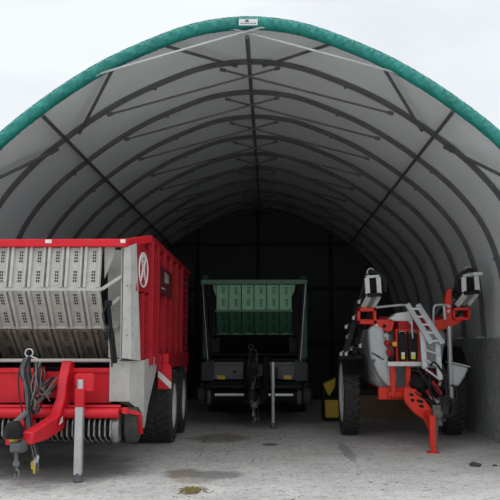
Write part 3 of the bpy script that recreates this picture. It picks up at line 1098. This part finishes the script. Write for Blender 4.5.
# white moulded cover above
mb = MB()
mb.prism([(S(u, v).x, S(u, v).z) for u, v in ((389, 319), (397, 313), (409, 311), (413, 316), (412, 326), (408, 321), (396, 321))], .0, .5, 'Y')
mb.build('tank_cover', M_WHITE, sp, bevel=0.02)
mb = MB()
a, b = S(398, 320), S(413, 330)
mb.b2((a.x, .02, b.z), (b.x, .4, a.z))
mb.build('control_box', M_REDDIM, sp, bevel=0.02)
mb = MB()
p = S(394, 344)
mb.lathe([(-.12, .001), (-.12, .045), (-.05, .05), (.1, .05)], (p.x, .02, p.z), 'Y', 14)
mb.build('filter_bowl', M_ORANGEPL, sp)
for (u, v, m_) in ((387, 343, M_REDDIM), (389, 352, M_REDDIM), (391, 359, M_BLACK), (386, 336, M_GREYPANEL)):
    p = S(u, v)
    mb = MB()
    mb.lathe([(-.10, .03), (-.08, .055), (.05, .055), (.10, .04)], (p.x, .03, p.z), 'Y', 12, capped=True)
    mb.tube([(p.x, -.02, p.z), (p.x + .03, -.06, p.z - .08)], .022, 8)
    mb.build('valve', m_, sp)

# boom carriers: red beams, hollow boxes and the right hand pillar
def carrier(pl, box_uv, y, sname):
    mb = MB()
    mb.prism([(S(u, v).x, S(u, v).z) for u, v in pl], y, y + .18, 'Y')
    mb.build('boom_carrier', M_ORANGE, sp, bevel=0.01)
    (u0, v0, u1, v1, t) = box_uv
    a, b = S(u0, v0), S(u1, v1)
    mb = MB()
    mb.b2((a.x, y - .05, a.z - t), (b.x, y + .35, a.z))
    mb.b2((a.x, y - .05, b.z), (b.x, y + .35, b.z + t))
    mb.b2((a.x, y - .05, b.z), (a.x + t * .8, y + .35, a.z))
    mb.b2((b.x - t * .8, y - .05, b.z), (b.x, y + .35, a.z))
    mb.build('boom_cradle', M_ORANGE, sp, bevel=0.008)


carrier([(358, 319), (396, 319.5), (393, 331), (388, 332), (372, 324.5)], (357.5, 307.5, 377, 324, .07), .1, 'left')
carrier([(434, 320), (466, 316), (466, 319), (459, 324), (448, 329), (435, 331)], (453.5, 307.5, 471.5, 320, .045), .1, 'right')
mb = MB()
mb.prism([(S(u, v).x, S(u, v).z) for u, v in ((446, 320), (446, 300), (448, 291), (450, 288), (453, 290), (453, 320))], .08, .22, 'Y')
mb.build('carrier_pillar', M_ORANGE, sp, bevel=0.01)
for u, v in ((449.5, 306), (449.5, 311)):
    p = S(u, v)
    mb = MB()
    mb.lathe([(0, .03), (-.02, .03), (-.022, .001)], (p.x, .08, p.z), 'Y', 10)
    mb.build('pillar_bolt', M_SILVER, sp)
for (u, v, m_) in ((377, 325.5, M_WHITE), (385, 326, M_BLACK)):
    p = S(u, v)
    mb = MB()
    mb.lathe([(0, .035), (-.006, .035), (-.007, .001)], (p.x, .10, p.z), 'Y', 12)
    mb.build('round_sticker', m_, sp)
mb = MB()
mb.b2((S(376, 0).x, .5, S(0, 330).z), (S(440, 0).x, .62, S(0, 316).z))
mb.build('cross_beam', M_REDDIM, sp, bevel=0.01)

# folded boom packs, running backwards from the ends seen here
def boom(uv, lean, side):
    """uv: four corners (upper left, upper right, lower left, lower right) of the end face"""
    ul, ur, ll, lr = [S(u, v, 14.75) for u, v in uv]
    y0, y1 = -.05, 3.6
    # side channels with white end plates
    for a, b in ((ul, ll), (ur, lr)):
        d = (b - a)
        bm_ = MB()
        bm_.bar(V((a.x, y0 + .03, a.z)), V((b.x, y0 + .03, b.z)), .085, .05, up=(0, 1, 0))
        bm_.build('boom_end_plate', M_WHITE, sp, bevel=0.006)
        bm_ = MB()
        for t in (.08, .92):
            q = a + d * t
            bm_.tube([(q.x, y0 + .05, q.z), (q.x, y1, q.z - .92)], .038, 6)
        k = 0
        y = y0 + .1
        while y < y1 - .4:
            p1, p2 = a + d * .08, a + d * .92
            if k % 2:
                p1, p2 = p2, p1
            bm_.tube([(p1.x, y, p1.z - .25 * (y - y0)), (p2.x, y + .4, p2.z - .25 * (y + .4 - y0))], .018, 5)
            y += .4
            k += 1
        bm_.build('boom_section', M_ANTHR, sp)
    c = (ul + ur) / 2
    bm_ = MB()
    bm_.bar((ul.x - .02, y0 + .06, ul.z + .02), (ur.x + .02, y0 + .06, ur.z + .02), .12, .05)
    bm_.build('boom_top_plate', M_SILVER, sp, bevel=0.004)
    bm_ = MB()
    bm_.bar((ll.x - .01, y0 + .06, ll.z - .02), (lr.x + .02, y0 + .06, lr.z - .02), .16, .07)
    bm_.bar(V((c.x, y0 + .14, c.z - .02)), V(((ll + lr) / 2).to_tuple()) + V((0, .19, .0)), .19, .05, up=(0, 1, 0))
    bm_.build('boom_core', M_BLACK, sp, bevel=0.006)
    # inclined channels that carry the pack
    for k, f_ in enumerate((.12, .55, .95)):
        q = ll.lerp(lr, f_)
        bm_ = MB()
        e = V((q.x + lean, .12, q.z - .24))
        bm_.bar(V((q.x, y0 + .05, q.z - .04)), e, .10, .06, up=(0, 1, 0))
        bm_.build('boom_strut', M_GREYPANEL if k != 1 else M_GREYDARK, sp, bevel=0.006)
    # hoses over the top
    for k in range(3):
        bm_ = MB()
        o_ = .02 * k
        bm_.tube(smooth_path([(c.x - side * (.22 + o_), .1, ul.z - .25), (c.x - side * (.20 + o_), .02, ul.z - .02), (c.x - side * .08, -.02, ul.z + .09 + o_), (c.x + side * .08, 0, ul.z + .10 + o_), (c.x + side * .16, .05, ul.z - .05)], 5), .018, 7)
        bm_.build('boom_hose', M_HOSE, sp)
    bm_ = MB()
    bm_.tube(smooth_path([(c.x - .05, 0, c.z + .02), (c.x - .10, -.02, c.z + .10), (c.x - .05, -.03, c.z + .17), (c.x + .03, -.03, c.z + .15)], 5), .010, 6)
    bm_.build('nozzle_pipe', M_SILVER, sp)


boom([(367, 278), (378.5, 277), (368, 294), (379.5, 293.5)], -.10, -1)
boom([(464, 277), (476.5, 274.5), (464.5, 292), (478, 290.5)], -.14, 1)
p = S(477, 274)
mb = MB()
mb.b2((p.x - .08, -.1, p.z - .03), (p.x + .08, .1, p.z + .03))
mb.build('boom_lamp', M_WHITE, sp, bevel=0.01)
# outer boom sections hanging outside the left wheel
mb = MB()
for (u0, v0, u1, v1, Y_) in ((362, 296, 345, 352, 15.0), (358, 300, 348, 348, 15.2), (366, 306, 354, 354, 15.3), (361, 310, 342, 358, 15.5)):
    a, b = S(u0, v0, Y_), S(u1, v1, Y_)
    mb.bar(a, b, .10, .08, up=(0, 1, 0))
for i in range(6):
    t = i / 5
    a, b = S(362 - 17 * t, 300 + 52 * t, 15.0), S(365 - 10 * t, 306 + 50 * t, 15.3)
    mb.tube([a, b], .025, 6)
mb.bar(S(339, 357, 15.4), S(362, 357, 15.4), .12, .08)
mb.build('hanging_boom', M_BLACK, sp, bevel=0.006)
for i, (u, v) in enumerate(((346, 327), (353.5, 318), (347, 337), (351, 349), (341, 354), (346, 354), (359, 302), (360, 346))):
    p = S(u, v, 14.9)
    mb = MB()
    mb.lathe([(-.03, .012), (-.03, .03), (.03, .03), (.035, .016)], p, 'Z', 10, capped=True)
    mb.tube([p, p + V((.04, .05, .05))], .018, 6)
    mb.build('nozzle', M_SILVER if i not in (2, 3) else M_GREYDARK, sp)
# the same sections on the right, against the wall
mb = MB()
for (u0, v0, u1, v1, Y_) in ((453, 296, 458, 292, 15.0), (456, 292, 462, 280, 14.9)):
    mb.bar(S(u0, v0, Y_), S(u1, v1, Y_), .14, .10, up=(0, 1, 0))
mb.build('hose_bracket', M_BLACK, sp, bevel=0.008)

# ladder and handrails
LT, RT = (S(407, 304, 14.55), S(417.5, 304.5, 14.55))
LB, RB = (S(432, 344, 14.25), S(443, 344, 14.25))
for a, b in ((LT, LB), (RT, RB)):
    mb = MB()
    mb.bar(a, b, .055, .10, up=(1, 0, 0))
    mb.build('ladder_rail', M_ALU, sp, bevel=0.012)
for i in range(5):
    t = .12 + .8 * i / 4
    a, b = LT.lerp(LB, t), RT.lerp(RB, t)
    mb = MB()
    mb.bar(a, b, .09, .035)
    mb.build('ladder_rung', M_ALU, sp, bevel=0.004)
L2, R2, L3, R3 = S(426, 345, 14.3), S(442, 347, 14.3), S(425, 369, 14.35), S(440, 380, 14.35)
for a, b in ((S(422, 330, 14.4), L3), (S(437, 336, 14.4), R3)):
    mb = MB()
    mb.bar(a, b, .05, .10, up=(1, 0, 0))
    mb.build('step_rail', M_ALU, sp, bevel=0.012)
for i in range(4):
    t = i / 3
    a, b = S(423, 340, 14.4).lerp(L3, t), S(438.5, 342, 14.4).lerp(R3, t)
    mb = MB()
    mb.bar(a, b, .12, .03)
    mb.build('step', M_ALU, sp, bevel=0.004)
mb = MB()
mb.tube(smooth_path([S(376, 307.5, 14.9), S(390, 306, 14.8), S(402, 305, 14.7), S(408, 306, 14.6), S(411, 312, 14.6), S(412, 328, 14.6), S(413, 345, 14.7), S(413, 362, 14.75)], 6), .022, 8)
mb.build('handrail', M_ALU, sp)
mb = MB()
mb.tube(smooth_path([S(433.5, 330, 14.8), S(433.5, 312, 14.8), S(434.5, 306.5, 14.8), S(438, 305, 14.8), S(447, 305, 14.85)], 6), .022, 8)
mb.tube([S(444, 305, 14.85), S(445, 320, 14.85)], .03, 8)
mb.build('handrail', M_ALU, sp)
mb = MB()
mb.tube([S(449, 326), S(451.5, 400)], .045, 14)
mb.build('support_pole', M_SILVER, sp)
# induction hopper
p = S(459, 366)
mb = MB()
q = [(S(u, v).x, S(u, v).z) for u, v in ((451, 363), (468.5, 367.5), (465, 376), (458, 387), (451, 385))]
mb.prism(q, -.05, .35, 'Y')
mb.build('mixing_hopper', M_TANK, sp, bevel=0.05, seg=4)
mb = MB()
mb.bar(S(450, 362.2), S(469.5, 366.8), .46, .03)
mb.v = [(a, b + .15, c) for a, b, c in mb.v]
mb.build('hopper_lid', M_GREYPANEL, sp, bevel=0.01)
# pump, valves, hoses
mb = MB()
for (u, v, R_, Y_) in ((418, 383, .15, 14.7), (424, 378, .10, 14.7), (413, 378, .09, 14.8)):
    p = S(u, v, Y_)
    mb.lathe([(-.15, .001), (-.15, R_ * .6), (-.10, R_), (.12, R_), (.16, R_ * .7)], p, 'Y', 18)
for i in range(6):
    a = i * PI / 3
    p = S(418, 383, 14.7)
    mb.box(p + V((.13 * math.cos(a), -.05, .13 * math.sin(a))), (.07, .2, .07), (0, -a, 0))
mb.b2(S(411, 398, 14.9), S(440, 368, 15.1))
mb.build('pump', M_BLACK, sp, bevel=0.008)
for (u0, v0, u1, v1, m_) in ((429, 371, 437, 377, M_ORANGE), (432, 381, 440, 393, M_RED), (427, 390, 433, 399, M_RED), (437, 372, 440, 380, M_ORANGE), (424, 366, 428, 373, M_RED)):
    a, b = S(u0, v0, 14.45), S(u1, v1, 14.45)
    mb = MB()
    mb.tube([a, b], .035, 10)
    mb.lathe([(-.05, .03), (.05, .03)], b, 'Y', 10, capped=True)
    mb.build('red_valve_lever', m_, sp)
mb = MB()
p, q = S(441, 379, 14.5), S(442, 383, 14.5)
mb.bar(S(443, 374, 14.5), S(439, 386, 14.5), .07, .05)
mb.bar(S(430, 396, 14.4), S(438, 403, 14.4), .07, .05)
mb.build('valve_body', M_GREYPANEL, sp, bevel=0.01)
HS = [[(430, 366), (433, 362.5), (438, 366), (445, 377), (447, 392), (444, 402), (438, 408)],
      [(440, 410), (441, 402), (446, 399), (452, 402), (453.5, 409), (450, 415), (443, 417)],
      [(441, 409), (443, 401), (449, 398), (455, 403), (454.5, 412), (448, 417), (441, 416)],
      [(412, 370), (420, 373), (428, 383), (431, 394), (436, 404)],
      [(426, 367), (430, 378), (429, 390), (434, 400), (438, 408)],
      [(434, 372), (444, 384), (446, 396), (440, 405), (438, 411)],
      [(418, 368), (425, 380), (437, 389), (441, 400), (439, 410)],
      [(451, 385), (456, 388), (457, 398), (452, 404), (446, 404)],
      [(415, 392), (421, 397), (430, 402), (436, 408)]]
for i, h in enumerate(HS):
    mb = MB()
    mb.tube(smooth_path([S(u, v, 14.32 + .02 * (i % 3)) for u, v in h], 6), .022 if i < 3 else .018, 7)
    mb.build('hose', M_HOSE, sp)
# rear mudguards
for s in (-1, 1):
    mb = MB()
    pts = []
    for i in range(9):
        a = math.radians(25 + 130 * i / 8)
        pts.append((1.85 + .93 * math.cos(a), .84 + .93 * math.sin(a)))
    pts += [(y + (y - 1.85) * .02, z + .02) for y, z in pts[::-1]]
    mb.prism(pts, s * .84, s * 1.22, 'X')
    mb.build('mudguard', M_BLACK, sp)

# ------------------------------------------------------------------ smaller things
yb = thing('loader_weight', 'yellow and dark machine attachment on the floor behind the sprayer wheel', 'machine attachment', (at(333, 420, 19.3).x, 19.3, 0))
ox = yb.location.x


def Q(u, v):
    p = at(u, v, 19.3)
    return (p.x - ox, p.z)


mb = MB()
mb.prism([Q(u, v) for u, v in ((325, 400), (342, 400), (342, 418), (325.5, 418))], 0, .5, 'Y')
mb.build('lower_body', M_YELLOW, yb, bevel=0.02)
mb = MB()
mb.prism([Q(u, v) for u, v in ((323, 384), (336, 378), (335, 387), (330, 396), (328, 395))], .02, .45, 'Y')
mb.build('upper_body', M_YELLOW, yb, bevel=0.02)
mb = MB()
mb.prism([Q(u, v) for u, v in ((323, 420.5), (343, 420.5), (343, 417.5), (323, 417.5))], -.02, .55, 'Y')
mb.prism([Q(u, v) for u, v in ((323, 385), (325, 385), (326, 418), (323, 418))], .05, .5, 'Y')
mb.prism([Q(u, v) for u, v in ((325, 396), (342, 396), (342, 401), (325, 401))], .05, .5, 'Y')
mb.v = [(a, b, max(c, 0.0)) for a, b, c in mb.v]
mb.build('frame', M_BLACK, yb, bevel=0.006)

a, b = at(364, 419, 19.6), at(412, 401, 19.6)
mb = MB()
mb.box((0, 0, .28), (b.x - a.x + .3, .025, .56), (math.radians(-8), 0, 0))
o = mb.build('wooden_board', M_PLY, bevel=0.003)
o.location = ((a.x + b.x) / 2, 20.2, 0.0)
tag(o, 'brown wooden board standing on the floor behind the sprayer', 'board')

# straw heap and soil clods
mb = MB()
rnd = random.Random(3)
c = at(192, 491, 1)
cx, cy = -0.98, 10.19
for i in range(420):
    rr = abs(rnd.gauss(0, .5))
    a = rnd.uniform(0, 2 * PI)
    px_, py_ = cx + .17 * rr * math.cos(a), cy + .30 * rr * math.sin(a)
    h = max(.004, .035 * (1 - rr * .8)) * rnd.random() + .003
    t = rnd.uniform(0, PI)
    L = rnd.uniform(.01, .035)
    d = V((math.cos(t), math.sin(t), rnd.uniform(-.25, .25))) * L
    d.z = max(d.z, -h * .5)
    mb.tube([V((px_, py_, h)) - d, V((px_, py_, h)) + d], .004, 4)
mb.v = [(x_, y_, max(z_, .0005)) for x_, y_, z_ in mb.v]
o = mb.build('straw_litter', M_STRAW, smooth=0)
tag(o, 'small heap of trodden straw on the ground in front', 'straw', kind='stuff')


def clod(x, y, sx, sy, sz, label, m=M_SOIL):
    import bmesh
    bm = bmesh.new()
    bmesh.ops.create_icosphere(bm, subdivisions=3, radius=1)
    rr = random.Random(int(x * 100))
    for v_ in bm.verts:
        q = v_.co.copy()
        k = 1 + .16 * math.sin(q.x * 5 + x) * math.cos(q.y * 4) + .08 * rr.uniform(-1, 1)
        v_.co = V((q.x * sx * k, q.y * sy * k, max(-.15, q.z) * sz * k))
    zmin = min(v_.co.z for v_ in bm.verts)
    for v_ in bm.verts:
        v_.co.z -= zmin
    me = bpy.data.meshes.new('soil_clod')
    bm.to_mesh(me)
    bm.free()
    me.materials.append(m)
    me.polygons.foreach_set('use_smooth', [True] * len(me.polygons))
    o_ = bpy.data.objects.new('soil_clod', me)
    COL.objects.link(o_)
    o_.location = (x, y, 0)
    tag(o_, label, 'clod', 'soil clods')


clod(3.06, 12.36, .085, .10, .05, 'larger dark soil clod on the ground at the right')
clod(3.36, 12.37, .035, .04, .02, 'small dark soil clod at the right, beside the larger one')

# crumbs of soil and bits of straw trodden over the concrete
mb = MB()
rnd = random.Random(11)
for i in range(260):
    y = 9.4 + 6.5 * rnd.random() ** 1.3
    x = rnd.uniform(-1.25, 2.3)
    if rnd.random() < .5:
        x, y = max(-1.25, rnd.gauss(-.6, .8)), rnd.gauss(15.2, 1.0)
    r_ = rnd.uniform(.006, .020) * (1.5 if rnd.random() < .08 else 1)
    t0 = rnd.uniform(0, PI)
    n_ = 6
    vs = [(x, y, r_ * .5)] + [(x + r_ * rnd.uniform(.7, 1.5) * math.cos(t0 + 2 * PI * k / n_), y + r_ * rnd.uniform(.7, 1.5) * math.sin(t0 + 2 * PI * k / n_), 0.001) for k in range(n_)]
    mb.add(vs, [(0, 1 + k, 1 + (k + 1) % n_) for k in range(n_)])
o = mb.build('soil_crumbs', mat('dry_soil', (0.13, 0.115, 0.09), 0.95, var=0.4, scale=3), smooth=0)
tag(o, 'dark crumbs of soil strewn over the concrete in front of the machines', 'crumbs', kind='stuff')
